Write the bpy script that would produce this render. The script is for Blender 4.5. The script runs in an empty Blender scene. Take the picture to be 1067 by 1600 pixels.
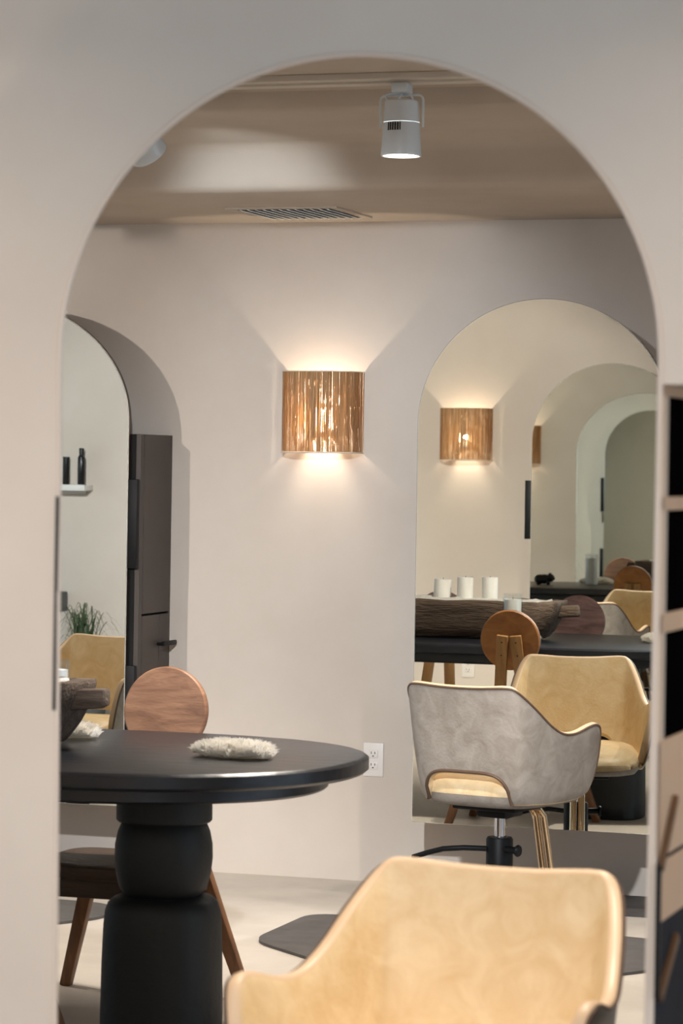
import bpy, bmesh, math, random
from mathutils import Vector, Matrix, noise
from mathutils.geometry import tessellate_polygon

random.seed(7)
SC = bpy.context.scene
COL = SC.collection
R = math.radians

# ------------------------------------------------------------------ camera
cam_d = bpy.data.cameras.new('camera')
cam = bpy.data.objects.new('camera', cam_d)
COL.objects.link(cam)
SC.camera = cam
cam.location = (0, 0, 1.425)
FPX, PSI, ROLL = 4553.2, 17.744, 0.0154
cam.matrix_world = (Matrix.Translation((0, 0, 1.425)) @ Matrix.Rotation(R(PSI), 4, 'Z')
                    @ Matrix.Rotation(R(90), 4, 'X') @ Matrix.Rotation(ROLL, 4, 'Z'))
cam_d.sensor_fit = 'VERTICAL'
cam_d.sensor_height = 36
cam_d.lens = FPX / 1600 * 36
cam_d.shift_y = -(800 - 731.9) / 1600
cam_d.shift_x = 0
cam_d.dof.use_dof = True
cam_d.dof.focus_distance = 9.4
cam_d.dof.aperture_fstop = 8.0
cam_d.clip_start = 0.05

# ------------------------------------------------------------------ world, exposure
world = bpy.data.worlds.new('world')
SC.world = world
world.use_nodes = True
bg = world.node_tree.nodes['Background']
bg.inputs[0].default_value = (0.72, 0.86, 1.0, 1)
bg.inputs[1].default_value = 1.4
SC.view_settings.view_transform = 'Standard'
SC.view_settings.look = 'None'
SC.view_settings.exposure = 0.46
SC.view_settings.gamma = 1.0
SC.view_settings.use_curve_mapping = False
SC.cycles.max_bounces = 18
SC.cycles.diffuse_bounces = 5
SC.cycles.glossy_bounces = 14
SC.cycles.transmission_bounces = 8
SC.cycles.transparent_max_bounces = 8
SC.cycles.sample_clamp_indirect = 4.0
SC.cycles.caustics_reflective = False
SC.cycles.caustics_refractive = False
SC.cycles.use_denoising = True

HEAD_POWER = 95.0       # track heads over the tables
WASH_POWER = 420.0       # wall-washing track heads, the added ones too
DOWN_POWER = 62.0  # added downlights, out of view
WALL_POWER = 105.0        # added unseen track heads on the viewer's side of the arch
SCONCE_POWER = 4.6

# ------------------------------------------------------------------ materials
def lin(c):
    return tuple((v / 255 / 12.92) if v / 255 <= 0.04045 else ((v / 255 + 0.055) / 1.055) ** 2.4 for v in c)

def mat(name, c1, c2=None, scale=8.0, detail=6.0, rough=0.6, bump=0.0, bscale=60.0, metal=0.0, stretch=None,
        emit=None, estr=0.0, ramp=(0.35, 0.68), coat=0.0, spec=0.5, trans=0.0, sss=0.0, dist=0.0):
    m = bpy.data.materials.new(name)
    m.use_nodes = True
    nt = m.node_tree
    b = nt.nodes['Principled BSDF']
    b.inputs['Roughness'].default_value = rough
    b.inputs['Metallic'].default_value = metal
    b.inputs['Specular IOR Level'].default_value = spec
    b.inputs['Coat Weight'].default_value = coat
    b.inputs['Transmission Weight'].default_value = trans
    b.inputs['Base Color'].default_value = (*lin(c1), 1)
    tc = nt.nodes.new('ShaderNodeTexCoord')
    src = tc.outputs['Object']
    if stretch:
        mp = nt.nodes.new('ShaderNodeMapping')
        mp.inputs['Scale'].default_value = stretch
        nt.links.new(src, mp.inputs['Vector'])
        src = mp.outputs['Vector']
    if c2 is not None:
        n = nt.nodes.new('ShaderNodeTexNoise')
        n.inputs['Scale'].default_value = scale
        n.inputs['Detail'].default_value = detail
        n.inputs['Roughness'].default_value = 0.6
        n.inputs['Distortion'].default_value = dist
        nt.links.new(src, n.inputs['Vector'])
        r = nt.nodes.new('ShaderNodeValToRGB')
        r.color_ramp.elements[0].position = ramp[0]
        r.color_ramp.elements[1].position = ramp[1]
        r.color_ramp.elements[0].color = (*lin(c1), 1)
        r.color_ramp.elements[1].color = (*lin(c2), 1)
        nt.links.new(n.outputs['Fac'], r.inputs['Fac'])
        nt.links.new(r.outputs['Color'], b.inputs['Base Color'])
    if bump:
        n2 = nt.nodes.new('ShaderNodeTexNoise')
        n2.inputs['Scale'].default_value = bscale
        n2.inputs['Detail'].default_value = 5
        nt.links.new(src, n2.inputs['Vector'])
        bp = nt.nodes.new('ShaderNodeBump')
        bp.inputs['Strength'].default_value = bump
        bp.inputs['Distance'].default_value = 0.01
        nt.links.new(n2.outputs['Fac'], bp.inputs['Height'])
        nt.links.new(bp.outputs['Normal'], b.inputs['Normal'])
    if emit:
        b.inputs['Emission Color'].default_value = (*lin(emit), 1)
        b.inputs['Emission Strength'].default_value = estr
    return m

M = {}
M['plaster'] = mat('plaster', (205, 193, 181), (214, 203, 192), 2.2, 8, 0.85, 0.12, 9, ramp=(.3, .7))
M['ceiling'] = mat('ceiling_plaster', (182, 168, 152), (192, 179, 164), 2.0, 6, 0.9, 0.1, 10)
M['floor'] = mat('polished_concrete', (176, 167, 157), (197, 189, 179), 3.0, 8, 0.42, 0.05, 14, ramp=(.3, .7))
M['rim'] = mat('pale_edge', (214, 200, 188), rough=0.35)
M['mirror'] = mat('silvered_glass', (233, 235, 229), rough=0.0, metal=1.0)
M['mirror_edge'] = mat('mirror_edge', (44, 34, 30), rough=0.35)
M['bright_edge'] = mat('polished_glass_edge', (236, 236, 230), rough=0.12, metal=0.6)
M['black_metal'] = mat('black_metal', (16, 16, 18), rough=0.5, spec=0.2)
M['dark_cabinet'] = mat('dark_cabinet', (62, 54, 50), (70, 61, 56), 5, 4, 0.55)
M['dark_gap'] = mat('dark_gap', (10, 9, 9), rough=0.9)
M['cream'] = mat('cream_laminate', (206, 178, 152), (212, 186, 160), 6, 4, 0.5)
M['cubby_black'] = mat('cubby_black', (7, 7, 8), rough=0.9, spec=0.0)
M['navy'] = mat('dark_slate', (38, 44, 54), (46, 50, 58), 8, 4, 0.8, spec=0.1)
M['bronze'] = mat('bronze_wood', (104, 76, 52), (70, 48, 34), 6, 4, 0.5, stretch=(1, 1, .2))
M['leather_tan'] = mat('tan_leather', (222, 193, 146), (238, 217, 179), 15, 9, 0.42, 0.12, 120, ramp=(.34, .68), dist=.8)
M['leather_grey'] = mat('grey_leather', (130, 121, 112), (158, 150, 141), 15, 9, 0.55, 0.12, 120, ramp=(.34, .70), dist=.9)
M['piping'] = mat('piping', (88, 68, 54), rough=0.5)
M['cream_edge'] = mat('pale_leather_edge', (222, 192, 158), rough=0.45)
M['chrome'] = mat('chrome', (226, 226, 230), rough=0.06, metal=1.0)
M['gold_chrome'] = mat('polished_footrest_metal', (232, 208, 176), rough=0.09, metal=1.0)
M['table_black'] = mat('black_stained_wood', (17, 20, 27), (31, 36, 47), 3.2, 8, 0.33, 0.18, 22, stretch=(.5, 1, 1), ramp=(.3, .72))
M['pedestal_black'] = mat('black_painted_wood', (15, 17, 18), (22, 23, 24), 5, 5, 0.62, 0.2, 25)
M['wood_red'] = mat('red_brown_wood', (104, 68, 48), (160, 116, 86), 5, 8, 0.5, 0.12, 40, stretch=(1.2, 1, 6), ramp=(.28, .7), dist=1.2)
M['wood_orange'] = mat('honey_wood', (132, 80, 32), (172, 116, 58), 5, 8, 0.5, 0.1, 40, stretch=(2, 1, 3), ramp=(.28, .72), dist=.8)
M['wood_dark'] = mat('aged_dark_wood', (58, 42, 32), (92, 70, 54), 6, 8, 0.65, 0.25, 40, stretch=(1, 1, 4), ramp=(.28, .7))
M['wood_leg'] = mat('brown_leg_wood', (92, 58, 34), (130, 88, 54), 7, 6, 0.55, 0.1, 40, stretch=(4, 4, .6))
M['wood_board'] = mat('light_board_wood', (146, 106, 60), (172, 130, 80), 7, 6, 0.55, 0.1, 40, stretch=(5, 5, .6))
M['driftwood'] = mat('weathered_wood', (72, 58, 49), (128, 110, 96), 6, 10, 0.85, 0.6, 34, stretch=(.7, 3, 4), ramp=(.28, .72), dist=.6)
M['wax'] = mat('white_wax', (247, 247, 245), (240, 239, 235), 10, 4, 0.5, 0.05, 40)
M['wick'] = mat('wick', (30, 26, 24), rough=0.9)
M['sand'] = mat('white_sand', (232, 231, 228), (214, 212, 206), 50, 6, 0.9, 0.8, 60)
M['glass'] = mat('clear_glass', (245, 248, 248), rough=0.03, trans=1.0)
M['wool'] = mat('white_sheepskin', (250, 249, 246), (240, 236, 228), 40, 5, 0.95)
M['white_metal'] = mat('white_enamel', (214, 220, 224), rough=0.28, coat=.3)
M['track'] = mat('track_enamel', (196, 186, 172), rough=0.6)
M['white_plastic'] = mat('white_plastic', (234, 228, 222), rough=0.4)
M['slot'] = mat('socket_slot', (40, 36, 34), rough=0.7)
M['vent_back'] = mat('vent_back', (168, 170, 172), rough=.8)
M['grille_blue'] = mat('grille_slat', (232, 232, 228), rough=0.5)
M['raffia'] = mat('raffia', (120, 90, 60), (196, 160, 120), 230, 3, 0.9, spec=0.1, stretch=(1, 1, .025), ramp=(.3, .7))
M['raffia_inner'] = mat('raffia_lining', (168, 120, 74), rough=0.9)
M['frame_wire'] = mat('pale_wire', (222, 206, 188), rough=0.4)
M['bulb'] = mat('glowing_bulb', (255, 240, 215), rough=0.3, emit=(255, 214, 150), estr=10)
M['lens'] = mat('lamp_lens', (255, 255, 255), rough=0.3, emit=(255, 248, 236), estr=7)
M['mat_rubber'] = mat('dark_rubber', (66, 63, 62), (78, 75, 73), 14, 5, 0.6, 0.08, 80)
M['bottle_black'] = mat('black_bottle', (18, 18, 19), rough=0.3)
M['shelf_white'] = mat('white_shelf', (228, 226, 222), rough=0.5)
M['leaf'] = mat('grass_leaf', (54, 74, 48), (84, 100, 66), 8, 4, 0.55)
M['pot'] = mat('grey_pot', (92, 96, 98), (104, 107, 108), 6, 4, 0.7)
M['figurine'] = mat('black_ceramic', (10, 11, 12), rough=0.35)

# raffia lets a little of the bulb's light through
nt = M['raffia'].node_tree
b_ = nt.nodes['Principled BSDF']
tl = nt.nodes.new('ShaderNodeBsdfTranslucent')
tl.inputs['Color'].default_value = (*lin((214, 150, 84)), 1)
mx = nt.nodes.new('ShaderNodeMixShader')
mx.inputs[0].default_value = 0.09
nt.links.new(b_.outputs[0], mx.inputs[1])
nt.links.new(tl.outputs[0], mx.inputs[2])
nt.links.new(mx.outputs[0], nt.nodes['Material Output'].inputs['Surface'])

nt = M['wool'].node_tree
tl = nt.nodes.new('ShaderNodeBsdfTranslucent')
tl.inputs['Color'].default_value = (*lin((250, 247, 240)), 1)
mx = nt.nodes.new('ShaderNodeMixShader')
mx.inputs[0].default_value = 0.5
nt.links.new(nt.nodes['Principled BSDF'].outputs[0], mx.inputs[1])
nt.links.new(tl.outputs[0], mx.inputs[2])
nt.links.new(mx.outputs[0], nt.nodes['Material Output'].inputs['Surface'])

nt = M['glass'].node_tree
tp = nt.nodes.new('ShaderNodeBsdfTransparent')
tp.inputs['Color'].default_value = (.95, .96, .96, 1)
gl = nt.nodes.new('ShaderNodeBsdfGlossy')
gl.inputs['Roughness'].default_value = 0.03
lf = nt.nodes.new('ShaderNodeLayerWeight')
lf.inputs['Blend'].default_value = 0.5
lp_ = nt.nodes.new('ShaderNodeMath')
lp_.operation = 'POWER'
lp_.inputs[1].default_value = 4.0
nt.links.new(lf.outputs['Facing'], lp_.inputs[0])
lw = nt.nodes.new('ShaderNodeMath')
lw.operation = 'MULTIPLY_ADD'
lw.inputs[1].default_value = 0.5
lw.inputs[2].default_value = 0.03
nt.links.new(lp_.outputs[0], lw.inputs[0])
mx = nt.nodes.new('ShaderNodeMixShader')
nt.links.new(lw.outputs[0], mx.inputs[0])
nt.links.new(tp.outputs[0], mx.inputs[1])
nt.links.new(gl.outputs[0], mx.inputs[2])
nt.links.new(mx.outputs[0], nt.nodes['Material Output'].inputs['Surface'])

# ------------------------------------------------------------------ mesh helpers
class MB:
    def __init__(self):
        self.bm = bmesh.new()

    def box(self, lo, hi, bevel=0.0, mtx=None, seg=2):
        c = [(a + b) / 2 for a, b in zip(lo, hi)]
        s = [abs(b - a) for a, b in zip(lo, hi)]
        g = bmesh.ops.create_cube(self.bm, size=1.0)
        vs = g['verts']
        for v in vs:
            v.co = Vector((v.co.x * s[0] + c[0], v.co.y * s[1] + c[1], v.co.z * s[2] + c[2]))
        if bevel:
            es = list({e for v in vs for e in v.link_edges})
            r = bmesh.ops.bevel(self.bm, geom=es, offset=bevel, segments=seg, affect='EDGES', profile=0.5)
            vs = list({v for f in r['faces'] for v in f.verts} | {v for v in vs if v.is_valid})
        if mtx is not None:
            for v in vs:
                v.co = mtx @ v.co
        return self

    def beam(self, p, q, w, d, ref=(0, 1, 0), bevel=0.003, w2=None, d2=None):
        """a tapering board from p to q, w wide across, d deep along ref"""
        p, q = Vector(p), Vector(q)
        ax = (q - p).normalized()
        rf = Vector(ref)
        rf = (rf - ax * rf.dot(ax)).normalized()
        sd = ax.cross(rf)
        w2 = w if w2 is None else w2
        d2 = d if d2 is None else d2
        vs = []
        for pt, ww, dd in ((p, w, d), (q, w2, d2)):
            for sx, sy in ((-1, -1), (1, -1), (1, 1), (-1, 1)):
                vs.append(self.bm.verts.new(pt + sd * sx * ww / 2 + rf * sy * dd / 2))
        fs = [(0, 3, 2, 1), (4, 5, 6, 7), (0, 1, 5, 4), (1, 2, 6, 5), (2, 3, 7, 6), (3, 0, 4, 7)]
        faces = [self.bm.faces.new([vs[i] for i in f]) for f in fs]
        if bevel:
            es = list({e for f in faces for e in f.edges})
            bmesh.ops.bevel(self.bm, geom=es, offset=bevel, segments=2, affect='EDGES', profile=0.5)
        return self

    def tube(self, pts, r, n=10, closed=False, r_end=None):
        pts = [Vector(p) for p in pts]
        m = len(pts)
        rings = []
        up = None
        for i, p in enumerate(pts):
            if closed:
                t = pts[(i + 1) % m] - pts[i - 1]
            else:
                t = pts[min(i + 1, m - 1)] - pts[max(i - 1, 0)]
            t.normalize()
            if up is None:
                up = t.orthogonal().normalized()
            else:
                up = (up - t * up.dot(t))
                up = up.normalized() if up.length > 1e-6 else t.orthogonal().normalized()
            sd = t.cross(up)
            rr = r if r_end is None else r + (r_end - r) * i / (m - 1)
            rings.append([self.bm.verts.new(p + (up * math.cos(a) + sd * math.sin(a)) * rr)
                          for a in [2 * math.pi * k / n for k in range(n)]])
        for i in range(m if closed else m - 1):
            a, b = rings[i], rings[(i + 1) % m]
            for k in range(n):
                self.bm.faces.new((a[k], a[(k + 1) % n], b[(k + 1) % n], b[k]))
        if not closed:
            self.bm.faces.new(rings[0][::-1])
            self.bm.faces.new(rings[-1])
        return self

    def lathe(self, prof, n=32, mtx=None, cap=True):
        rings = []
        for r, z in prof:
            ring = []
            for k in range(n):
                a = 2 * math.pi * k / n
                co = Vector((r * math.cos(a), r * math.sin(a), z))
                ring.append(self.bm.verts.new(mtx @ co if mtx is not None else co))
            rings.append(ring)
        for a, b in zip(rings, rings[1:]):
            for k in range(n):
                self.bm.faces.new((a[k], a[(k + 1) % n], b[(k + 1) % n], b[k]))
        if cap:
            self.bm.faces.new(rings[0][::-1])
            self.bm.faces.new(rings[-1])
        return self

    def prism(self, loop, holes, fn, t0, t1, hole_back=None):
        """flat polygon (2D loop with holes) raised from t0 to t1; fn(a, b, t) gives the point"""
        loops0 = [loop] + list(holes)
        loops1 = [loop] + list(hole_back if hole_back else holes)
        def cap(loops, t, flip):
            vv = []
            for l in loops:
                vv.extend(self.bm.verts.new(fn(a, b, t)) for a, b in l)
            tri = tessellate_polygon([[Vector((a, b, 0)) for a, b in l] for l in loops])
            for f in tri:
                try:
                    self.bm.faces.new([vv[i] for i in (f[::-1] if flip else f)])
                except ValueError:
                    pass
            return vv
        v0 = cap(loops0, t0, False)
        v1 = cap(loops1, t1, True)
        o = 0
        for l in loops0:
            n = len(l)
            for i in range(n):
                self.bm.faces.new((v0[o + i], v0[o + (i + 1) % n], v1[o + (i + 1) % n], v1[o + i]))
            o += n
        bmesh.ops.recalc_face_normals(self.bm, faces=self.bm.faces[:])
        return self

    def grid(self, rows, closed_u=False):
        vv = [[self.bm.verts.new(p) for p in r] for r in rows]
        for a, b in zip(vv, vv[1:]):
            n = len(a)
            for k in range(n if closed_u else n - 1):
                self.bm.faces.new((a[k], a[(k + 1) % n], b[(k + 1) % n], b[k]))
        return vv

    def jitter(self, amp, scale):
        for v in self.bm.verts:
            v.co += noise.noise_vector(v.co * scale) * amp

    def build(self, name, material, parent=None, smooth=True, recalc=False, angle=40):
        if recalc:
            bmesh.ops.recalc_face_normals(self.bm, faces=self.bm.faces[:])
        me = bpy.data.meshes.new(name)
        self.bm.to_mesh(me)
        self.bm.free()
        for m in (material if isinstance(material, (list, tuple)) else [material]):
            me.materials.append(m)
        if smooth:
            for p in me.polygons:
                p.use_smooth = True
            try:
                me.set_sharp_from_angle(angle=R(angle))
            except Exception:
                pass
        o = bpy.data.objects.new(name, me)
        COL.objects.link(o)
        if parent is not None:
            o.parent = parent
        return o

def tag(o, label=None, cat=None, group=None, kind=None):
    if label: o['label'] = label
    if cat: o['category'] = cat
    if group: o['group'] = group
    if kind: o['kind'] = kind
    return o

def empty(name, loc, label, cat, rz=0.0, group=None):
    o = bpy.data.objects.new(name, None)
    o.empty_display_size = 0.1
    COL.objects.link(o)
    o.location = loc
    o.rotation_euler = (0, 0, rz)
    return tag(o, label, cat, group)

def copy_tree(o, loc=None, rz=None, label=None):
    kids = {}
    for c in bpy.data.objects:
        if c.parent is not None:
            kids.setdefault(c.parent.name, []).append(c)
    def rec(src, parent):
        c = src.copy()
        COL.objects.link(c)
        if parent is not None:
            c.parent = parent
        for k in kids.get(src.name, ()):
            rec(k, c)
        return c
    n = rec(o, None)
    if loc is not None: n.location = loc
    if rz is not None: n.rotation_euler = (0, 0, rz)
    if label: n['label'] = label
    return n

def spot(name, parent, loc, target, power, size, blend, color, radius=0.04):
    l = bpy.data.lights.new(name, 'SPOT')
    l.energy = power
    l.spot_size = R(size)
    l.spot_blend = blend
    l.color = color
    l.shadow_soft_size = radius
    o = bpy.data.objects.new(name, l)
    COL.objects.link(o)
    o.location = loc
    d = Vector(target) - Vector(loc)
    o.rotation_euler = d.to_track_quat('-Z', 'Y').to_euler()
    if parent is not None:
        o.parent = parent
    return o

def structure(o):
    o['kind'] = 'structure'
    return o

# ------------------------------------------------------------------ the setting
Y_NEAR, Y_W1, Y_W2 = 3.77, 3.445, 9.6255

def arch_loop(xl_top, xr_top, xl_bot, xr_bot, z0, zs, ztop, n=40, grow=0.0):
    """an upright arch: bottom-left, up the left side, round the top, down the right side"""
    xl_top -= grow; xl_bot -= grow; xr_top += grow; xr_bot += grow; ztop += grow
    cx, rx, rz = (xl_top + xr_top) / 2, (xr_top - xl_top) / 2, ztop - zs
    pts = [(xl_bot, z0 - grow)]
    for k in range(n + 1):
        a = math.pi - math.pi * k / n
        pts.append((cx + rx * math.cos(a), zs + rz * math.sin(a)))
    pts.append((xr_bot, z0 - grow))
    return pts

b = MB(); b.box((-9, -2.5, -0.12), (5, 9.9, 0.0))
floor = structure(b.build('floor', M['floor'], smooth=False))

b = MB(); b.box((-9, Y_W2, 0.0), (5, Y_W2 + 0.14, 2.9))
structure(b.build('wall_back', M['plaster'], smooth=False))
b = MB()
b.box((-9.14, -2.5, 0), (-9, 4.4, 2.9)); b.box((-9.14, 9.3, 0), (-9, 9.9, 2.9)); b.box((-9.14, 4.4, 0), (-9, 9.3, 0.35)); b.box((-9.14, 4.4, 2.25), (-9, 9.3, 2.9))
structure(b.build('wall_left', M['plaster'], smooth=False))
b = MB()  # unseen window added with the wall opening to let daylight in
for yy in (4.4, 6.0, 7.62, 9.24):
    b.box((-9.10, yy, 0.35), (-9.04, yy + .06, 2.25))
b.box((-9.10, 4.4, .35), (-9.04, 9.3, .41)); b.box((-9.10, 4.4, 2.19), (-9.04, 9.3, 2.25))
structure(b.build('added_window_1', M['mirror_edge'], smooth=False))

# the near wall with an arched opening standing in for a mirror; its lower right end is cut back for a recess
ARCH = (-1.623, -0.769, -1.6085, -0.7785, 0.012, 1.575, 1.987)
outer = [(-2.55, 0.0), (-0.765, 0.0), (-0.765, 1.542), (0.35, 1.542), (0.35, 0.0), (3.2, 0.0), (3.2, 2.9), (-2.55, 2.9)]
b = MB()
b.prism(outer, [arch_loop(*ARCH)], lambda a, c, t: (a, t, c), Y_NEAR, Y_NEAR + 0.04, [arch_loop(ARCH[0] - .03, ARCH[1], ARCH[2] - .03, ARCH[3], ARCH[4] - .02, ARCH[5], ARCH[6] + .012)])
structure(b.build('wall_near', M['plaster'], smooth=False))
b = MB(); b.tube([(x, Y_NEAR - 0.001, z) for x, z in arch_loop(*ARCH, n=72)], 0.0035, 8, closed=True)
structure(b.build('trim_1', M['rim']))
b = MB(); b.box((-9, 3.30, 0), (-2.55, Y_W1, 2.9))
structure(b.build('wall_front', M['plaster'], smooth=False))
b = MB(); b.box((-2.6, Y_W1, 0), (-2.55, Y_NEAR + 0.04, 2.9))
structure(b.build('wall_return', M['plaster'], smooth=False))
# recess lining beside the arch
b = MB()
b.box((-0.762, 4.10, 0), (0.39, 4.14, 1.58)); b.box((0.35, 3.81, 0), (0.39, 4.10, 1.58)); b.box((-0.78, 3.81, 1.542), (0.35, 4.10, 1.58))
structure(b.build('wall_recess', M['plaster'], smooth=False))

# ceiling: low plastered soffit along the far wall, a lower band, then the main ceiling
prof = [(3.81, 2.492), (7.72, 2.492), (7.75, 2.482), (7.76, 2.44), (7.78, 2.43), (8.47, 2.43), (8.495, 2.42), (8.508, 2.395),
        (8.516, 2.33), (8.522, 2.30), (8.535, 2.286), (8.565, 2.28), (9.70, 2.28), (9.70, 2.9), (3.81, 2.9)]
b = MB()
nseg = 90
rows = []
for i in range(nseg + 1):
    x = -9 + 14 * i / nseg
    row = []
    for j, (y, z) in enumerate(prof):
        if 4 <= j <= 11:
            y2 = y + 0.014 * noise.noise(Vector((x * 1.1, 1.7, 0)))
            z2 = z + (0.010 * noise.noise(Vector((x * 1.4, 5.2, 0))) if j <= 8 else 0.004 * noise.noise(Vector((x * 1.5, 9.1, 0))))
        else:
            y2, z2 = y, z
        row.append((x, y2, z2))
    rows.append(row)
b.grid(rows, closed_u=True)
structure(b.build('ceiling', M['ceiling'], recalc=True, angle=50))
b = MB(); b.box((-2.55, -2.5, 2.62), (5, Y_NEAR, 2.9)); b.box((-2.55, 2.55, 2.24), (5, Y_NEAR, 2.62)); b.box((-9, 3.445, 2.47), (-2.55, 3.86, 2.9)); b.box((-9, -2.5, 2.62), (-2.55, 3.30, 2.9))  # the low part by the near wall is added to shade its top
structure(b.build('ceiling_near', M['ceiling'], smooth=False))

# ------------------------------------------------------------------ mirror cabinets
def arched_mirror(name, cx, y, face, label, w=0.805, tilt=0.0, right_hinges=True, left_hinges=False, group='tall arched salon mirrors'):
    """mirror door standing off the wall; face = -1 looks towards -Y, +1 towards +Y"""
    root = empty(name, (cx, y, 0.255), label, 'mirror', 0 if face < 0 else math.pi, group)
    root.rotation_euler = (0, tilt, 0 if face < 0 else math.pi)
    hw, z0, zs, zt = w / 2, 0.0, 1.322, 1.735
    L = arch_loop(-hw, hw, -hw, hw, z0, zs, zt, 56)
    b = MB(); b.prism(L, [], lambda a, c, t: (a, t, c), 0.0, 0.006)
    b.build('glass', M['mirror'], root, smooth=False)
    Lg = arch_loop(-hw, hw, -hw, hw, z0, zs, zt, 56, grow=0.0022)
    b = MB(); b.prism(Lg, [], lambda a, c, t: (a, t, c), 0.0062, 0.024)
    bk = b.build('backing', M['mirror_edge'], root, smooth=False)
    b = MB(); b.tube([(x, 0.003, z) for x, z in arch_loop(-hw, hw, -hw, hw, z0, zs, zt, 56, grow=0.0008)], 0.0022, 6, closed=True)
    tag(b.build('edge', M['bright_edge'], root), 'bright polished glass edge')
    for sx, on in ((1, right_hinges), (-1, left_hinges)):
        if on:
            for za, zb in ((0.815, 1.122), (0.20, 0.482)):
                b = MB(); b.box((sx * (hw + 0.002) - 0.004, 0.003, za), (sx * (hw + 0.002) + 0.030 * sx + 0.004, 0.024, zb), 0.003)
                tag(b.build('hinge_plate', M['black_metal'], root), 'long black hinge plate')
    return root

MIR_W = 0.85
mirror_m2 = arched_mirror('arched_mirror', -2.286, 9.30, -1, 'tall arched mirror on the right reflecting the trough, candles and round stool back', w=MIR_W)
mirror_a = arched_mirror('arched_mirror', -4.247, 9.30, -1, 'tall arched mirror at the left edge in front of the dark cabinet', w=1.0)
mirror_f = arched_mirror('arched_mirror', -3.275, 3.77, 1, 'arched mirror on the front wall, seen only inside the right mirror', w=MIR_W, right_hinges=True, left_hinges=False)

def mirror_cabinet(cx, ywall, face, label, x0, x1, z0=0.02, z1=1.532, depth=0.30, doors=True):
    """dark storage cabinet that a mirror door hangs on; its doors are on the end panel"""
    root = empty('storage_cabinet', (cx, ywall, 0), label, 'cabinet', 0 if face < 0 else math.pi, 'dark cabinets behind the mirrors')
    b = MB(); b.box((x0, -depth, z0), (x1 - 0.018, -0.003, z1), 0.002)
    b.build('body', M['dark_gap'], root, smooth=False)
    if doors:
        X = x1
        def panel(nm, ya, yb, za, zb):
            p = MB(); p.box((X - 0.018, ya, za), (X, yb, zb), 0.0016)
            return p.build(nm, M['dark_cabinet'], root, smooth=False)
        panel('side_frame', -depth, -depth + 0.030, z0, z1)
        panel('door', -depth + 0.036, -0.012, 0.912, z1)
        panel('side_frame', -0.010, 0.0, z0, z1)
        d = panel('door', -depth + 0.036, -0.106, z0, 0.905)
        panel('door', -0.100, -0.012, z0, 0.905)
        h = MB(); h.tube([(X, -0.118, 0.802), (X + 0.026, -0.118, 0.802)], 0.006, 10); h.box((X + 0.022, -0.135, 0.796), (X + 0.034, -0.015, 0.812), 0.003)
        h.build('handle', M['black_metal'], d)
    return root

arched_mirror('arched_mirror', -5.355, 3.77, 1, 'next arched mirror along the front wall, seen only deep inside the right mirror', w=MIR_W)

mirror_cabinet(-4.17, Y_W2, -1, 'dark brown end panel cabinet behind the left mirror', -0.42, 0.462, 0.262)
cab2 = mirror_cabinet(-2.28, Y_W2, -1, 'dark shallow cabinet holding the right arched mirror off the wall', -0.36, 0.36, 0.31, 1.532, doors=False)
mirror_cabinet(-3.275, Y_W1, 1, 'dark shallow cabinet behind the reflected front wall mirror', -0.36, 0.36, 0.31, 1.532, doors=False)

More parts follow.
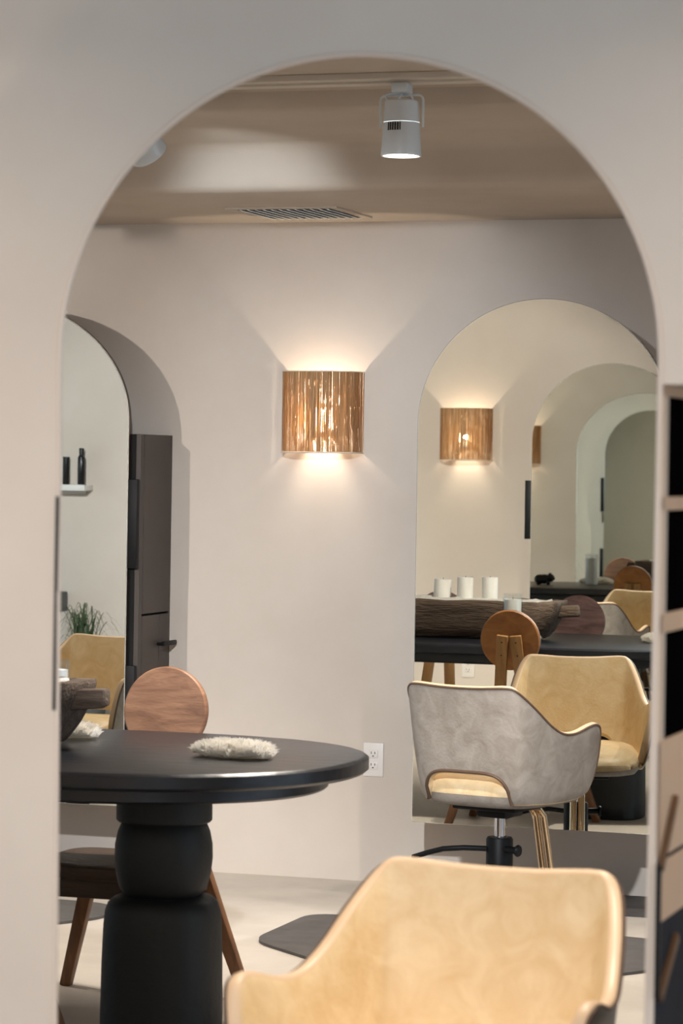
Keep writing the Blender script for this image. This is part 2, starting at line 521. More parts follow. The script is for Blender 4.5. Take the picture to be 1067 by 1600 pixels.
# ------------------------------------------------------------------ wall sconces
def sconce(x, ywall, face, label, z0=1.476, h=0.285, w=0.283, d=0.125):
    root = empty('wall_sconce', (x, ywall, z0), label, 'lamp', 0 if face < 0 else math.pi, 'raffia wall sconces')
    rnd = random.Random(31)
    def pt(t, off=0.0):
        a = math.pi * t
        c, s = math.cos(a), math.sin(a)
        e = 2 / 3.2
        px = -math.copysign(abs(c) ** e, c) * (w / 2 + off)
        py = -(abs(s) ** e) * (d + off)
        return px, py
    # strands: thin vertical strips, ragged coverage so the bulbs show between them
    b = MB()
    for layer, (wlo, whi, glo, ghi, far) in enumerate(((.0022, .0050, 0.0, .0034, .08), (.0028, .0066, 0.0, .0042, .08), (.004, .010, .0, .0050, .08), (.005, .012, .0, .005, .08))):
        t = 0.0
        while t < 1.0:
            wd = rnd.uniform(wlo, whi)
            gap = rnd.uniform(glo, ghi) + (rnd.uniform(.002, .007) if rnd.random() < far else 0)
            t0, t1 = t, min(1.0, t + wd)
            za, zb = 0.005, h - 0.002
            if layer >= 2 and rnd.random() < .4: za = rnd.uniform(.01, h * .40)
            elif layer == 0 and rnd.random() < .3: zb = h - rnd.uniform(.0, .006)
            off = -0.0020 * layer + rnd.uniform(-.0007, .0007)
            drift = rnd.uniform(-.003, .003)
            cuts = [za, zb]
            if layer >= 1:
                for _ in range(rnd.choice((0, 1, 1, 2))):
                    c0 = za + (zb - za) * rnd.random() ** 1.5 * .85
                    cuts = sorted(cuts + [c0, min(zb - .004, c0 + rnd.uniform(.006, .034))])
            for za2, zb2 in zip(cuts[0::2], cuts[1::2]):
              if zb2 - za2 < .004: continue
              pts = []
              for j in range(6):
                z = za2 + (zb2 - za2) * j / 5
                f = (z - .005) / (h - .007)
                m_ = (t0 + t1) / 2 + drift * (f - .5) + rnd.uniform(-.0009, .0009)
                hw_ = (t1 - t0) / 2 * (1.12 - 0.36 * rnd.random() - .22 * (1 - f))
                xa, ya = pt(min(max(m_ - hw_, 0), 1), off)
                xb, yb = pt(min(max(m_ + hw_, 0), 1), off)
                pts.append(((xa, ya, z), (xb, yb, z)))
              b.grid(pts)
            t = t1 + gap
    s = b.build('shade', M['raffia'], root, smooth=False)
    tag(s, 'woven raffia strands')
    b = MB()
    for z in (0.003, h - 0.003):
        b.tube([(*pt(k / 40), z) for k in range(41)], 0.0028 if z < .1 else 0.0016, 6)
    for sx in (-1, 1):
        b.tube([(sx * w / 2, -0.001, 0.003), (sx * w / 2, -0.001, h - 0.003)], 0.0016, 6)
    tag(b.build('shade_ring', M['frame_wire'], root), 'pale wire frame of the shade')
    b = MB(); b.box((-0.05, -0.018, 0.075), (0.05, -0.001, 0.16), 0.004)
    b.build('wall_plate', M['white_metal'], root)
    for bx in (-0.034, 0.022):
        b = MB(); b.tube([(bx, -0.016, 0.085), (bx, -0.055, 0.085), (bx, -0.055, 0.1)], 0.006, 8)
        hold = b.build('bulb_holder', M['white_metal'], root)
        b = MB(); b.lathe([(0.004, 0), (0.011, 0.008), (0.0135, 0.022), (0.011, 0.036), (0.004, 0.046)], 14, Matrix.Translation((bx, -0.055, 0.1)))
        b.build('bulb', M['bulb'], root)
    l = bpy.data.lights.new('sconce_light', 'POINT')
    l.energy = SCONCE_POWER
    l.color = (1.0, 0.86, 0.68)
    l.shadow_soft_size = 0.012
    lo = bpy.data.objects.new('sconce_light', l)
    COL.objects.link(lo)
    lo.parent = root
    lo.location = (-0.006, -0.055, 0.128)
    return root

sconce(-3.143, Y_W2, -1, 'square raffia wall sconce glowing on the plaster between the two far mirrors')
sconce(-4.14, Y_W1, 1, 'raffia wall sconce on the front wall, seen inside the right mirror')
sconce(-5.235, Y_W2, -1, 'raffia wall sconce further left on the far wall, a sliver deep inside the right mirror')
sconce(-2.03, Y_NEAR, -1, 'raffia wall sconce on the near wall left of the arch, only its glow shows')
sconce(-0.26, Y_NEAR, -1, 'raffia wall sconce on the near wall right of the arch, only its glow shows')

# ------------------------------------------------------------------ sockets
def outlet(x, y, face, z, label):
    root = empty('wall_outlet', (x, y, z), label, 'outlet', 0 if face < 0 else math.pi, 'white wall outlets')
    b = MB(); b.box((-0.036, -0.006, -0.058), (0.036, 0, 0.058), 0.0025)
    b.build('cover_plate', M['white_plastic'], root)
    for dz in (-0.02, 0.02):
        b = MB(); b.box((-0.0165, -0.0085, dz - 0.014), (0.0165, -0.004, dz + 0.014), 0.004)
        s = b.build('socket', M['white_plastic'], root)
        b = MB()
        for dx in (-0.0065, 0.0065):
            b.box((dx - 0.0012, -0.0092, dz + 0.0), (dx + 0.0012, -0.0084, dz + 0.008))
        b.lathe([(0.0025, 0), (0.0025, 0.0008)], 10, Matrix.Translation((0, -0.0084, dz - 0.007)) @ Matrix.Rotation(R(90), 4, 'X'))
        b.build('socket_slots', M['slot'], s, smooth=False)
    return root

outlet(-2.947, Y_W2, -1, 0.421, 'white wall outlet low on the plaster, right of the black table')
outlet(-4.115, Y_W1, 1, 0.37, 'white wall outlet on the front wall, reflected under the black table')

# ------------------------------------------------------------------ air vent
v = empty('ceiling_vent', (-3.117, 9.235, 2.28), 'slatted white air vent in the low ceiling above the far wall', 'vent')
b = MB()
x0, x1, y0, y1 = -.165, .165, -.17, .17
for lo, hi in (((x0 - .03, y0 - .03, -.006), (x1 + .03, y0, .002)), ((x0 - .03, y1, -.006), (x1 + .03, y1 + .03, .002)),
               ((x0 - .03, y0, -.006), (x0, y1, .002)), ((x1, y0, -.006), (x1 + .03, y1, .002))):
    b.box(lo, hi, 0.001)
b.build('frame', M['ceiling'], v)
b = MB(); b.box((x0, y0, -0.002), (x1, y1, 0.0005)); b.build('backing', M['vent_back'], v, smooth=False)
for k in range(12):
    xx = x0 + 0.0145 + k * (x1 - x0 - .029) / 11
    b = MB(); b.box((-.0105, y0, -.0012), (.0105, y1, .0012), mtx=Matrix.Translation((xx, 0, -0.006)) @ Matrix.Rotation(R(24), 4, 'Y'))
    b.build('slat', M['grille_blue'], v, smooth=False)

# ------------------------------------------------------------------ track lights
b = MB(); b.box((-5.2, 7.49, 2.474), (0.6, 7.63, 2.4915), 0.002); b.box((-5.2, 7.535, 2.468), (0.6, 7.575, 2.475), 0.001)
tr = b.build('light_track', M['track'], smooth=False)
tag(tr, 'white lighting track running along the ceiling under the arch top', 'track')
b = MB(); b.box((-5.2, 4.78, 2.462), (0.6, 4.82, 2.4915), 0.003)
tag(b.build('light_track', M['white_metal'], smooth=False), 'second white lighting track, above the near side of the room', 'track')

def track_head(x, y, target, power, label, color=(1.0, 0.93, 0.84), tilt=None, rz=0.0, size=82, blend=0.45, zt=2.468):
    root = empty('track_light', (x, y, zt), label, 'lamp', rz, 'white track light heads')
    b = MB(); b.box((-0.022, -0.03, -0.026), (0.022, 0.03, 0.0), 0.003)
    b.build('adapter', M['white_metal'], root)
    # yoke
    b = MB(); pts = [(-0.060, 0, -0.118)]
    pts += [(-0.060, 0, -0.045)] + [(-0.060 + 0.014 * (1 - math.cos(a)), 0, -0.045 + 0.014 * math.sin(a)) for a in (R(30), R(60), R(90))]
    pts += [(0.046 + 0.014 * math.sin(a), 0, -0.031 - 0.014 * (1 - math.cos(a))) for a in (0, R(30), R(60), R(90))] + [(0.060, 0, -0.118)]
    b.tube(pts, 0.0034, 8)
    b.tube([(0, 0, -0.022), (0, 0, -0.034)], 0.006, 8)
    b.build('yoke', M['white_metal'], root)
    # head
    ax = Vector((0, 0, -1)) if tilt is None else Vector(tilt).normalized()
    q = ax.to_track_quat('-Z', 'Y').to_matrix().to_4x4()
    H = Matrix.Translation((0, 0, -0.118)) @ q
    b = MB()
    b.lathe([(0.030, 0.072), (0.043, 0.072), (0.0462, 0.069), (0.0488, 0.013)], 40, H, cap=False)
    b.lathe([(0.0492, 0.012), (0.0545, -0.066), (0.0555, -0.074), (0.0545, -0.078), (0.050, -0.078), (0.048, -0.070)], 40, H, cap=False)
    b.lathe([(0.0005, 0.070), (0.032, 0.070)], 40, H, cap=False)
    head = b.build('lamp_head', M['white_metal'], root, recalc=True)
    b = MB(); b.lathe([(0.0005, -0.071), (0.0495, -0.071)], 40, H, cap=False)
    tag(b.build('lens', M['lens'], root), 'glowing round lens')
    # vent window with ribs, on the side towards the viewer
    b = MB()
    for k in range(22):
        a = R(-120 + k * 2.0)
        if k % 4 == 3 and k < 21:
            continue
        a2 = a + R(2.0)
        r1, r2 = 0.0494, 0.0508
        b.grid([[H @ Vector((r1 * math.cos(t) * 1.012, r1 * math.sin(t) * 1.012, 0.010)) for t in (a, a2)],
                [H @ Vector((r2 * math.cos(t) * 1.012, r2 * math.sin(t) * 1.012, -0.012)) for t in (a, a2)]])
    tag(b.build('vent_slots', M['slot'], root, smooth=False), 'dark cooling slots')
    # cables
    b = MB()
    top = H @ Vector((0, 0, 0.072))
    for dx, bow in ((-0.028, -0.05), (-0.010, 0.012), (0.034, 0.02)):
        e = H @ Vector((dx, -0.012, 0.068))
        p0 = Vector((0.001, -0.008, -0.026))
        mid = (p0 + e) / 2 + Vector((bow, -0.01, 0.012))
        b.tube([(p0 * (1 - t) ** 2 + mid * 2 * t * (1 - t) + e * t * t) for t in [i / 10 for i in range(11)]], 0.0032, 7)
    b.build('cable', M['white_metal'], root)
    inv = Matrix.Rotation(-rz, 4, 'Z')
    lp = H @ Vector((0, 0, -0.085))
    tl_ = inv @ (Vector(target) - Vector((x, y, zt)))
    spot('track_spot', root, lp, tl_, power, size, blend, color)
    return root

WARM = (1.0, 0.91, 0.80)
COOL = (0.90, 0.95, 1.0)
SOFT = (1.0, 0.95, 0.88)
track_head(-2.262, 7.555, (-2.36, 6.95, 0), HEAD_POWER * 1.5, 'white track light head hanging straight down under the arch top', WARM, size=110)
track_head(-3.03, 7.545, (-3.02, 8.52, 2.20), HEAD_POWER * .30, 'white tilted track light head half hidden by the arch on the left', (.80, .90, 1.0), tilt=(0.25, 0.68, -0.69), size=46, blend=.9)
track_head(-3.60, 7.555, (-4.15, 3.45, 0.9), HEAD_POWER * 4.6, 'white track light head turned back towards the front wall', SOFT, tilt=(-0.15, -0.9, -0.35), size=56, blend=.9)
track_head(-4.70, 4.80, (-5.2, 9.6, 0.9), WASH_POWER * .8, 'added white track light head brightening the far wall further left', SOFT, tilt=(-0.1, 0.95, -0.25), size=56, blend=.9)  # added lamp, lifts the stretch of far wall seen deep in the mirror
track_head(-5.10, 7.555, (-6.3, 3.45, 0.9), WASH_POWER, 'added white track light head brightening the front wall around the white shelf', COOL, tilt=(-0.25, -0.9, -0.35), size=56, blend=.9)  # added cool lamp for the wall that the left mirror reflects
track_head(-1.2, 7.555, (-1.6, 8.4, 0), HEAD_POWER, 'white track light head further right, outside the view', WARM)
track_head(-4.2, 7.555, (-4.2, 8.2, 0), HEAD_POWER, 'white track light head over the chair at the left mirror', WARM)
track_head(-2.04, 4.80, (-2.9, 9.6, 0.5), WASH_POWER, 'white track light head turned towards the far wall', COOL, tilt=(-0.17, 0.95, -0.25), size=44, blend=.9)
track_head(-3.4, 4.80, (-3.3, 4.5, 0.4), HEAD_POWER, 'white track light head above the chair at the front wall mirror', WARM, tilt=(0.05, -0.15, -0.98))
track_head(-1.0, 4.80, (-1.05, 4.15, 0.6), HEAD_POWER, 'white track light head above the nearest tan chair', WARM, tilt=(0, -0.3, -0.9))

b = MB(); b.box((-2.4, 1.48, 2.592), (2.5, 1.52, 2.6195), 0.003)  # unseen track added to carry the near wall lamps
tag(b.build('light_track', M['white_metal'], smooth=False), 'added third white lighting track, on the viewer side of the arched wall', 'track')
track_head(-1.75, 1.50, (-2.0, 3.77, 0.72), WALL_POWER, 'added white track light head lighting the near wall left of the arch', (1.0, .85, .72), tilt=(-.08, .78, -.62), size=62, blend=1.0, zt=2.592)  # added lamp, makes the near wall warm below and dimmer above
track_head(-0.25, 1.50, (-0.45, 3.77, 1.0), WALL_POWER * .8, 'added white track light head lighting the near wall right of the arch', (1.0, .85, .72), tilt=(-.08, .8, -.6), size=54, blend=1.0, zt=2.592)  # added lamp, same falloff on the right side

def downlight(x, y, z, target, power, label, color):  # added ceiling lamps, out of view, that brighten the insides of the chairs
    root = empty('added_downlight', (x, y, z), label, 'lamp', 0, 'added fill downlights in the low ceiling')
    b = MB(); b.lathe([(.034, .0), (.050, -.001), (.052, -.004), (.046, -.007), (.036, -.004), (.034, .0)], 32, cap=False)
    b.build('trim_ring', M['white_metal'], root)
    b = MB(); b.lathe([(.0005, -.002), (.034, -.002)], 32, cap=False)
    b.build('lens', M['lens'], root)
    spot('added_downlight_spot', root, (0, 0, -.02), Vector(target) - Vector((x, y, z)), power, 56, .7, color)
downlight(-1.70, 9.12, 2.28, (-2.2, 8.75, .55), DOWN_POWER, 'added round fill downlight above the right mirror chair, outside the view', WARM)
downlight(-4.30, 9.10, 2.28, (-4.15, 8.7, .55), DOWN_POWER * .5, 'added round fill downlight above the left mirror chair, outside the view', WARM)

# ------------------------------------------------------------------ salon chairs
def catmull(pts, n):
    P = [Vector(p) for p in pts]
    out = []
    m = len(P) - 1
    for i in range(n + 1):
        u = i / n * m
        k = min(int(u), m - 1)
        t = u - k
        p0, p1, p2, p3 = P[max(k - 1, 0)], P[k], P[k + 1], P[min(k + 2, m)]
        out.append(0.5 * ((2 * p1) + (p2 - p0) * t + (2 * p0 - 5 * p1 + 4 * p2 - p3) * t * t + (3 * p1 - p0 - 3 * p2 + p3) * t ** 3))
    return out

def salon_chair(loc, rz, label, lift=0.0):
    """tub chair facing local +Y: grey outside, tan inside, open low back, on a hydraulic base"""
    root = empty('salon_chair', loc, label, 'chair', rz, 'two-tone leather salon chairs')
    rim_h = [(0, -.270, .773), (.06, -.270, .774), (.11, -.270, .777), (.152, -.266, .779), (.180, -.257, .775), (.200, -.233, .754),
             (.219, -.180, .712), (.235, -.115, .662), (.247, -.055, .634), (.256, .010, .632), (.265, .080, .648), (.269, .118, .652),
             (.267, .148, .640), (.259, .165, .600), (.249, .172, .545), (.237, .170, .490), (.222, .160, .445)]
    bot_h = [(0, -.205, .425), (.05, -.205, .425), (.090, -.203, .425), (.128, -.197, .425), (.156, -.184, .425), (.178, -.161, .425),
             (.195, -.124, .425), (.209, -.080, .424), (.214, -.040, .423), (.218, .000, .423), (.220, .040, .424), (.221, .075, .425),
             (.222, .105, .427), (.222, .125, .430), (.222, .140, .434), (.222, .150, .438), (.222, .159, .443)]
    n = 64
    rim, bot = catmull(rim_h, n), catmull(bot_h, n)
    T = 0.030
    m = 18
    def sp(r, q, v):
        e = v ** 0.62
        return Vector((q.x + (r.x - q.x) * e, q.y + (r.y - q.y) * e, q.z + (r.z - q.z) * v))
    cols = []
    for i in range(-n, n + 1):
        r, q = rim[abs(i)].copy(), bot[abs(i)].copy()
        v0 = 0.0
        ax = q.x
        if ax < 0.142:
            v0 = 0.27 * max(0.0, 1 - (ax / 0.142) ** 4.5) ** 0.5
        col = []
        for j in range(m + 1):
            p = sp(r, q, v0 + (1 - v0) * j / m)
            if i < 0:
                p.x = -p.x
            col.append(p)
        cols.append(col)
    nc = len(cols)
    # outward normals
    def nrm(i, j):
        a = cols[min(i + 1, nc - 1)][j] - cols[max(i - 1, 0)][j]
        c = cols[i][min(j + 1, m)] - cols[i][max(j - 1, 0)]
        k = a.cross(c)
        if k.length < 1e-9:
            return Vector((0, 0, 1))
        return k.normalized()
    inner = []
    for i in range(nc):
        colI = []
        for j in range(m + 1):
            k = nrm(i, j)
            t = T * (1.0 - 0.25 * (j / m) ** 6) * min(1.0, 0.35 + (min(i, nc - 1 - i)) / 10)
            colI.append(cols[i][j] - k * t)
        inner.append(colI)
    # is the normal outward? flip if the inner grid lies outside
    if (inner[n][m // 2] - cols[n][m // 2]).y < 0:
        for i in range(nc):
            for j in range(m + 1):
                inner[i][j] = cols[i][j] * 2 - inner[i][j]
    b = MB(); b.grid(cols)
    b.build('outer_shell', M['leather_grey'], root, recalc=False, angle=180)
    b = MB(); b.grid(inner)
    ins = b.build('inner_padding', M['leather_tan'], root, angle=180)
    # rounded lip joining both skins, along the rim and round the low opening
    def lip(name, A, B, material, bulge):
        b = MB()
        rows = []
        for a, c, o in zip(A, B, bulge):
            mid, hv = (a + c) / 2, (a - c) / 2
            rows.append([mid + hv * math.cos(t) + o * math.sin(t) * hv.length * 0.75 for t in [math.pi * k / 7 for k in range(8)]])
        b.grid(rows)
        return b.build(name, material, root, angle=180)
    up = [(cols[i][m] - cols[i][m - 1]).normalized() for i in range(nc)]
    dn = [(cols[i][0] - cols[i][1]).normalized() for i in range(nc)]
    tag(lip('rim_edge', [c[m] for c in cols], [c[m] for c in inner], M['cream_edge'], up), 'pale rounded rim')
    lip('lower_edge', [c[0] for c in cols], [c[0] for c in inner], M['leather_tan'], dn)
    b = MB(); b.tube([c[m] + (c[m] - c[m - 1]).normalized() * 0.002 for c in cols], 0.0036, 8)
    tag(b.build('rim_piping', M['piping'], root), 'dark piping along the rim')
    hole = [cols[i][0] for i in range(nc) if abs(cols[i][0].x) < 0.150 and cols[i][0].y < 0]
    b = MB(); b.tube(hole, 0.0055, 8)
    tag(b.build('opening_piping', M['piping'], root), 'dark piping round the low back opening')
    # seat
    def seat_ring(s, z):
        row = []
        for k in range(56):
            a = 2 * math.pi * k / 56
            c, sn = math.cos(a), math.sin(a)
            e = 2 / 3.6
            px = math.copysign(abs(c) ** e, c) * .208 * s
            py = math.copysign(abs(sn) ** e, sn) * .222 * s + .012
            if py > 0: px *= 1 + 0.10 * py / .23
            row.append((px, py, z - 0.03 * max(0, py - .12) / .12 * (1 if z > .45 else 0)))
        return row
    b = MB()
    b.grid([seat_ring(s, z) for s, z in ((.992, .446), (1.0, .455), (.985, .474), (.93, .490), (.82, .499), (.55, .504), (.20, .506), (.02, .506))], closed_u=True)
    b.build('seat', M['leather_tan'], root, recalc=True, angle=180)
    b = MB()
    b.grid([seat_ring(s, z) for s, z in ((.25, .406), (.80, .406), (.92, .412), (.98, .428), (.99, .447))], closed_u=True)
    tag(b.build('seat_underside', M['leather_grey'], root, recalc=True, angle=180), 'grey lower half of the seat')
    # base
    b = MB(); b.box((-.11, -.11, .388), (.11, .11, .407), .006); b.box((-.05, -.06, .362), (.05, .06, .389), .006)
    b.build('seat_plate', M['black_metal'], root)
    b = MB(); b.lathe([(.017, .24), (.017, .375)], 20); b.build('gas_post', M['chrome'], root)
    b = MB(); b.lathe([(.040, .05), (.042, .06), (.042, .292), (.038, .298), (.018, .298)], 28); b.build('pump_cylinder', M['black_metal'], root)
    b = MB(); b.tube([(-.03, -.03, .262), (-.09, -.07, .264), (-.15, -.09, .258), (-.20, -.10, .243), (-.25, -.105, .225)], .0085, 10)
    b.build('pump_lever', M['black_metal'], root)
    b = MB(); b.tube([(.03, -.02, .264), (.075, -.03, .264)], .011, 10); b.lathe([(.016, -.006), (.019, 0), (.016, .006)], 16, Matrix.Translation((.082, -.032, .264)) @ Matrix.Rotation(R(90), 4, 'Y'))
    b.build('lever_pivot', M['black_metal'], root)
    b = MB(); b.lathe([(.30, 0.002), (.302, .006), (.298, .012), (.20, .026), (.06, .05), (.042, .056)], 48); b.build('base_disc', M['chrome'], root)
    b = MB()
    for dx in (-.013, .013):
        b.tube([(dx, .10, .384), (dx, .22, .372), (dx * 1.05, .262, .34), (dx * 1.2, .335, .10)], .0115, 12)
    tag(b.build('footrest_bar', M['gold_chrome'], root), 'pair of polished footrest bars')
    b = MB(); b.box((-.17, .29, .068), (.17, .40, .094), .008); b.build('footplate', M['gold_chrome'], root)
    return root

chair_far = salon_chair((-2.275, 8.78, -0.010), R(-14), 'salon chair seen from behind, grey leather back with open tan seat, facing the right mirror')
def place(loc, rz, label, s=1.0):
    c = copy_tree(chair_far, loc, rz, label)
    c.scale = (s, s, s)
    return c
place((-1.158, 4.13, 0.003), R(180 - 4), 'large blurred tan leather chair in the foreground, facing the viewer', 1.03)
place((-4.155, 8.72, 0.0), R(7), 'salon chair facing the left mirror, its tan inside reflected there')
place((-3.25, 4.30, 0.0), R(180), 'salon chair at the front wall mirror, grey back reflected beside the round wood disc')

# ------------------------------------------------------------------ the black table
def super_xy(a, n=2.5):
    c, s = math.cos(a), math.sin(a)
    e = 2 / n
    return math.copysign(abs(c) ** e, c), math.copysign(abs(s) ** e, s)

tb = empty('pedestal_table', (-3.4075, 6.70, 0), 'long black oval table on bulbous black pedestals', 'table')
def slab(b, hx, hy, z0, z1, n=2.4, bev=0.008, jit=0.0):
    rows = []
    half = 0.62
    for s, z in ((-bev * 1.2, z0), (0, z0 + bev), (0, z1 - bev), (-bev, z1 - bev * .25), (-bev * 1.8, z1)):
        row = []
        for k in range(120):
            a = 2 * math.pi * k / 120
            cx_, sy_ = super_xy(a, n)
            L = hx - half
            px = cx_ * (half + s) + (L if cx_ > 0 else -L)
            py = sy_ * (hy + s)
            w_ = 1 + jit * noise.noise(Vector((px * 3, py * 3, 1)))
            row.append((px * w_, py * w_, z))
        rows.append(row)
    vv = b.grid(rows, closed_u=True)
    b.bm.faces.new(vv[0][::-1]); b.bm.faces.new(vv[-1])
b = MB(); slab(b, 1.3125, 0.535, 0.678, 0.72, 2.25, 0.008, 0.004)
b.build('tabletop', M['table_black'], tb, recalc=True)
b = MB(); slab(b, 1.2175, 0.455, 0.638, 0.679, 2.25, 0.006)
b.build('underframe', M['table_black'], tb, recalc=True)
for px in (0.7815, -0.7815):
    pdl = MB(); T_ = Matrix.Translation((px + .021 * (1 if px > 0 else -1), 0.045, 0))
    def rsq(prof, n=2.0):
        rows = []
        for r, z in prof:
            rows.append([T_ @ Vector((super_xy(2 * math.pi * k / 48, n)[0] * r, super_xy(2 * math.pi * k / 48, n)[1] * r, z)) for k in range(48)])
        vv = pdl.grid(rows, closed_u=True)
        pdl.bm.faces.new(vv[0][::-1]); pdl.bm.faces.new(vv[-1])
    rsq([(.140, 0), (.145, .006), (.146, .06), (.144, .20), (.141, .29), (.138, .325), (.131, .346), (.118, .358), (.10, .364)], 2.45)
    rsq([(.088, .360), (.098, .368), (.108, .385), (.116, .42), (.1195, .455), (.1185, .49), (.112, .522), (.104, .541), (.096, .55)], 2.2)
    rsq([(.114, .545), (.119, .550), (.119, .60), (.117, .655)], 2.0)
    pdl.build('pedestal', M['pedestal_black'], tb, recalc=True)

# ------------------------------------------------------------------ round-backed wooden stools
def stool(loc, rz, label, face_mat, back_mat, seat_mat):
    """sits facing local -Y (towards the table); loc is on the floor under the seat"""
    root = empty('wooden_stool', loc, label, 'stool', rz, 'round-backed wooden stools')
    b = MB()
    rows = []
    for s, z in ((.93, .345), (.985, .352), (1.0, .362), (1.0, .378), (.985, .388), (.93, .392)):
        row = []
        for k in range(64):
            a = 2 * math.pi * k / 64
            cx_, sy_ = super_xy(a, 3.2)
            row.append((cx_ * .203 * s - .012, sy_ * .185 * s, z - (.008 * (1 - (cx_ * cx_)) if z > .38 else 0)))
        rows.append(row)
    vv = b.grid(rows, closed_u=True)
    b.bm.faces.new(vv[0][::-1]); b.bm.faces.new(vv[-1])
    b.build('seat', seat_mat, root, recalc=True)
    b = MB()
    b.box((-.175, -.145, .295), (.175, -.120, .348), .004); b.box((-.175, .120, .295), (.175, .145, .348), .004)
    b.box((-.175, -.12, .295), (-.150, .12, .348), .004); b.box((.150, -.12, .295), (.175, .12, .348), .004)
    b.build('apron', M['wood_dark'], root)
    for sx in (-1, 1):
        for sy in (-1, 1):
            b = MB(); b.beam((sx * .158, sy * .125, .345), (sx * .262, sy * .195, 0), .042, .034, (0, 1, 0), .004, .030, .028)
            b.build('leg', M['wood_leg'], root)
    # disc back, leaning a little away from the seat
    Q = Matrix.Translation((0, .245, .757)) @ Matrix.Rotation(R(-7), 4, 'X') @ Matrix.Rotation(R(90), 4, 'X')
    b = MB(); b.lathe([(.001, -.0125), (.1165, -.0125), (.120, -.009), (.121, 0), (.120, .009), (.1165, .0125), (.001, .0125)], 64, Q, cap=False)
    d = b.build('round_back', face_mat, root, recalc=True)
    d.data.materials.append(back_mat)
    n_in = Matrix.Rotation(R(-7), 4, 'X') @ Vector((0, 1, 0))
    for p in d.data.polygons:
        if p.normal.dot(n_in) > 0.4:
            p.material_index = 1
    for sx in (-1, 1):
        b = MB(); b.beam((sx * .062, .175, .375), (sx * .026, .271, .775), .046, .018, (0, 1, .2), .002)
        sp_ = b.build('back_support', M['wood_board'], root)
        b = MB()
        for f in (.80, .93):
            p = Vector((sx * .062, .175, .375)).lerp(Vector((sx * .026, .271, .775)), f) + Vector((0, .0088, .001))
            b.lathe([(.0035, 0), (.0035, .0012)], 8, Matrix.Translation(p) @ Matrix.Rotation(R(-90), 4, 'X'))
        b.build('screw', M['slot'], sp_, smooth=False)
    return root

stool_a = stool((-2.865, 7.175, 0), 0, 'red-brown round stool back behind the black table, the one seen directly', M['wood_red'], M['wood_orange'], M['wood_dark'])
copy_tree(stool_a, (-3.985, 7.175, 0), R(3), 'round-backed wooden stool further left, seen deep inside the right mirror')
stool_b = stool((-2.94, 6.16, 0), R(180), 'dark purplish round stool back peeking past the trough handle in the mirror', mat('purple_brown_wood', (66, 44, 42), (112, 84, 80), 5, 8, .5, .12, 40, stretch=(1.2, 1, 6), dist=1.2), M['wood_orange'], M['wood_dark'])
copy_tree(stool_b, (-3.575, 6.10, 0), R(176), 'round-backed stool behind the trough, its legs reflected under the table')

# ------------------------------------------------------------------ carved trough with candles
tr_ = empty('wooden_trough', (-3.285, 6.72, 0.7265), 'weathered carved wooden trough with end handles on the black table', 'trough')
b = MB()
def ring(hx, hy, z, n=7.0, K=72):
    return [(super_xy(2 * math.pi * k / K, n)[0] * hx, super_xy(2 * math.pi * k / K, n)[1] * hy, z) for k in range(K)]
rows = [ring(.370, .085, .002), ring(.396, .112, .004), ring(.415, .128, .03), ring(.440, .142, .075), ring(.458, .150, .115), ring(.465, .152, .148), ring(.463, .150, .157),
        ring(.420, .126, .157), ring(.414, .121, .150), ring(.395, .105, .09), ring(.36, .085, .06), ring(.02, .01, .055)]
vv = b.grid(rows, closed_u=True)
b.bm.faces.new(vv[0][::-1])
bmesh.ops.subdivide_edges(b.bm, edges=b.bm.edges[:], cuts=1, use_grid_fill=True)
b.jitter(0.007, 9); b.jitter(0.003, 40)
b.build('trough_body', M['driftwood'], tr_, recalc=True)
for sx in (-1, 1):
    b = MB(); b.beam((sx * .43, 0, .110), (sx * .532, 0, .120), .046, .052, (0, 0, 1), .010, .050, .050)
    bmesh.ops.subdivide_edges(b.bm, edges=b.bm.edges[:], cuts=2, use_grid_fill=True)
    b.jitter(0.005, 18)
    b.build('handle', M['driftwood'], tr_)
b = MB()
vv = b.grid([ring(.408, .116, .128), ring(.404, .112, .150), ring(.3, .09, .156), ring(.02, .01, .158)], closed_u=True)
bmesh.ops.subdivide_edges(b.bm, edges=b.bm.edges[:], cuts=2, use_grid_fill=True)
for v_ in b.bm.verts:
    v_.co.z += 0.016 * max(0, noise.noise(v_.co * 26)) + .004 * noise.noise(v_.co * 90)
tag(b.build('filling', M['sand'], tr_), 'white sand filling')

def candle(x, y, z, r, h, label, lean=(0, 0)):
    root = empty('pillar_candle', (x, y, z), label, 'candle', 0, 'white pillar candles in the trough')
    root.rotation_euler = (lean[0], lean[1], 0)
    b = MB()
    b.lathe([(r * .96, 0), (r, .004), (r, h - .006), (r * .97, h - .001), (r * .90, h), (r * .80, h - .004), (r * .5, h - .008), (.001, h - .009)], 36)
    b.jitter(.0012, 40)
    b.build('wax', M['wax'], root, recalc=True)
    b = MB(); b.tube([(0, 0, h - .010), (.001, 0, h - .002), (.002, .001, h + .004)], .0012, 6); b.build('wick', M['wick'], root)
    return root
candle(-3.352, 6.70, .858, .037, .106, 'leftmost of three white pillar candles, slightly wider', (0, R(2)))
candle(-3.245, 6.72, .858, .034, .117, 'middle of three white pillar candles in the trough')
candle(-3.138, 6.72, .858, .034, .119, 'rightmost of three white pillar candles in the trough')

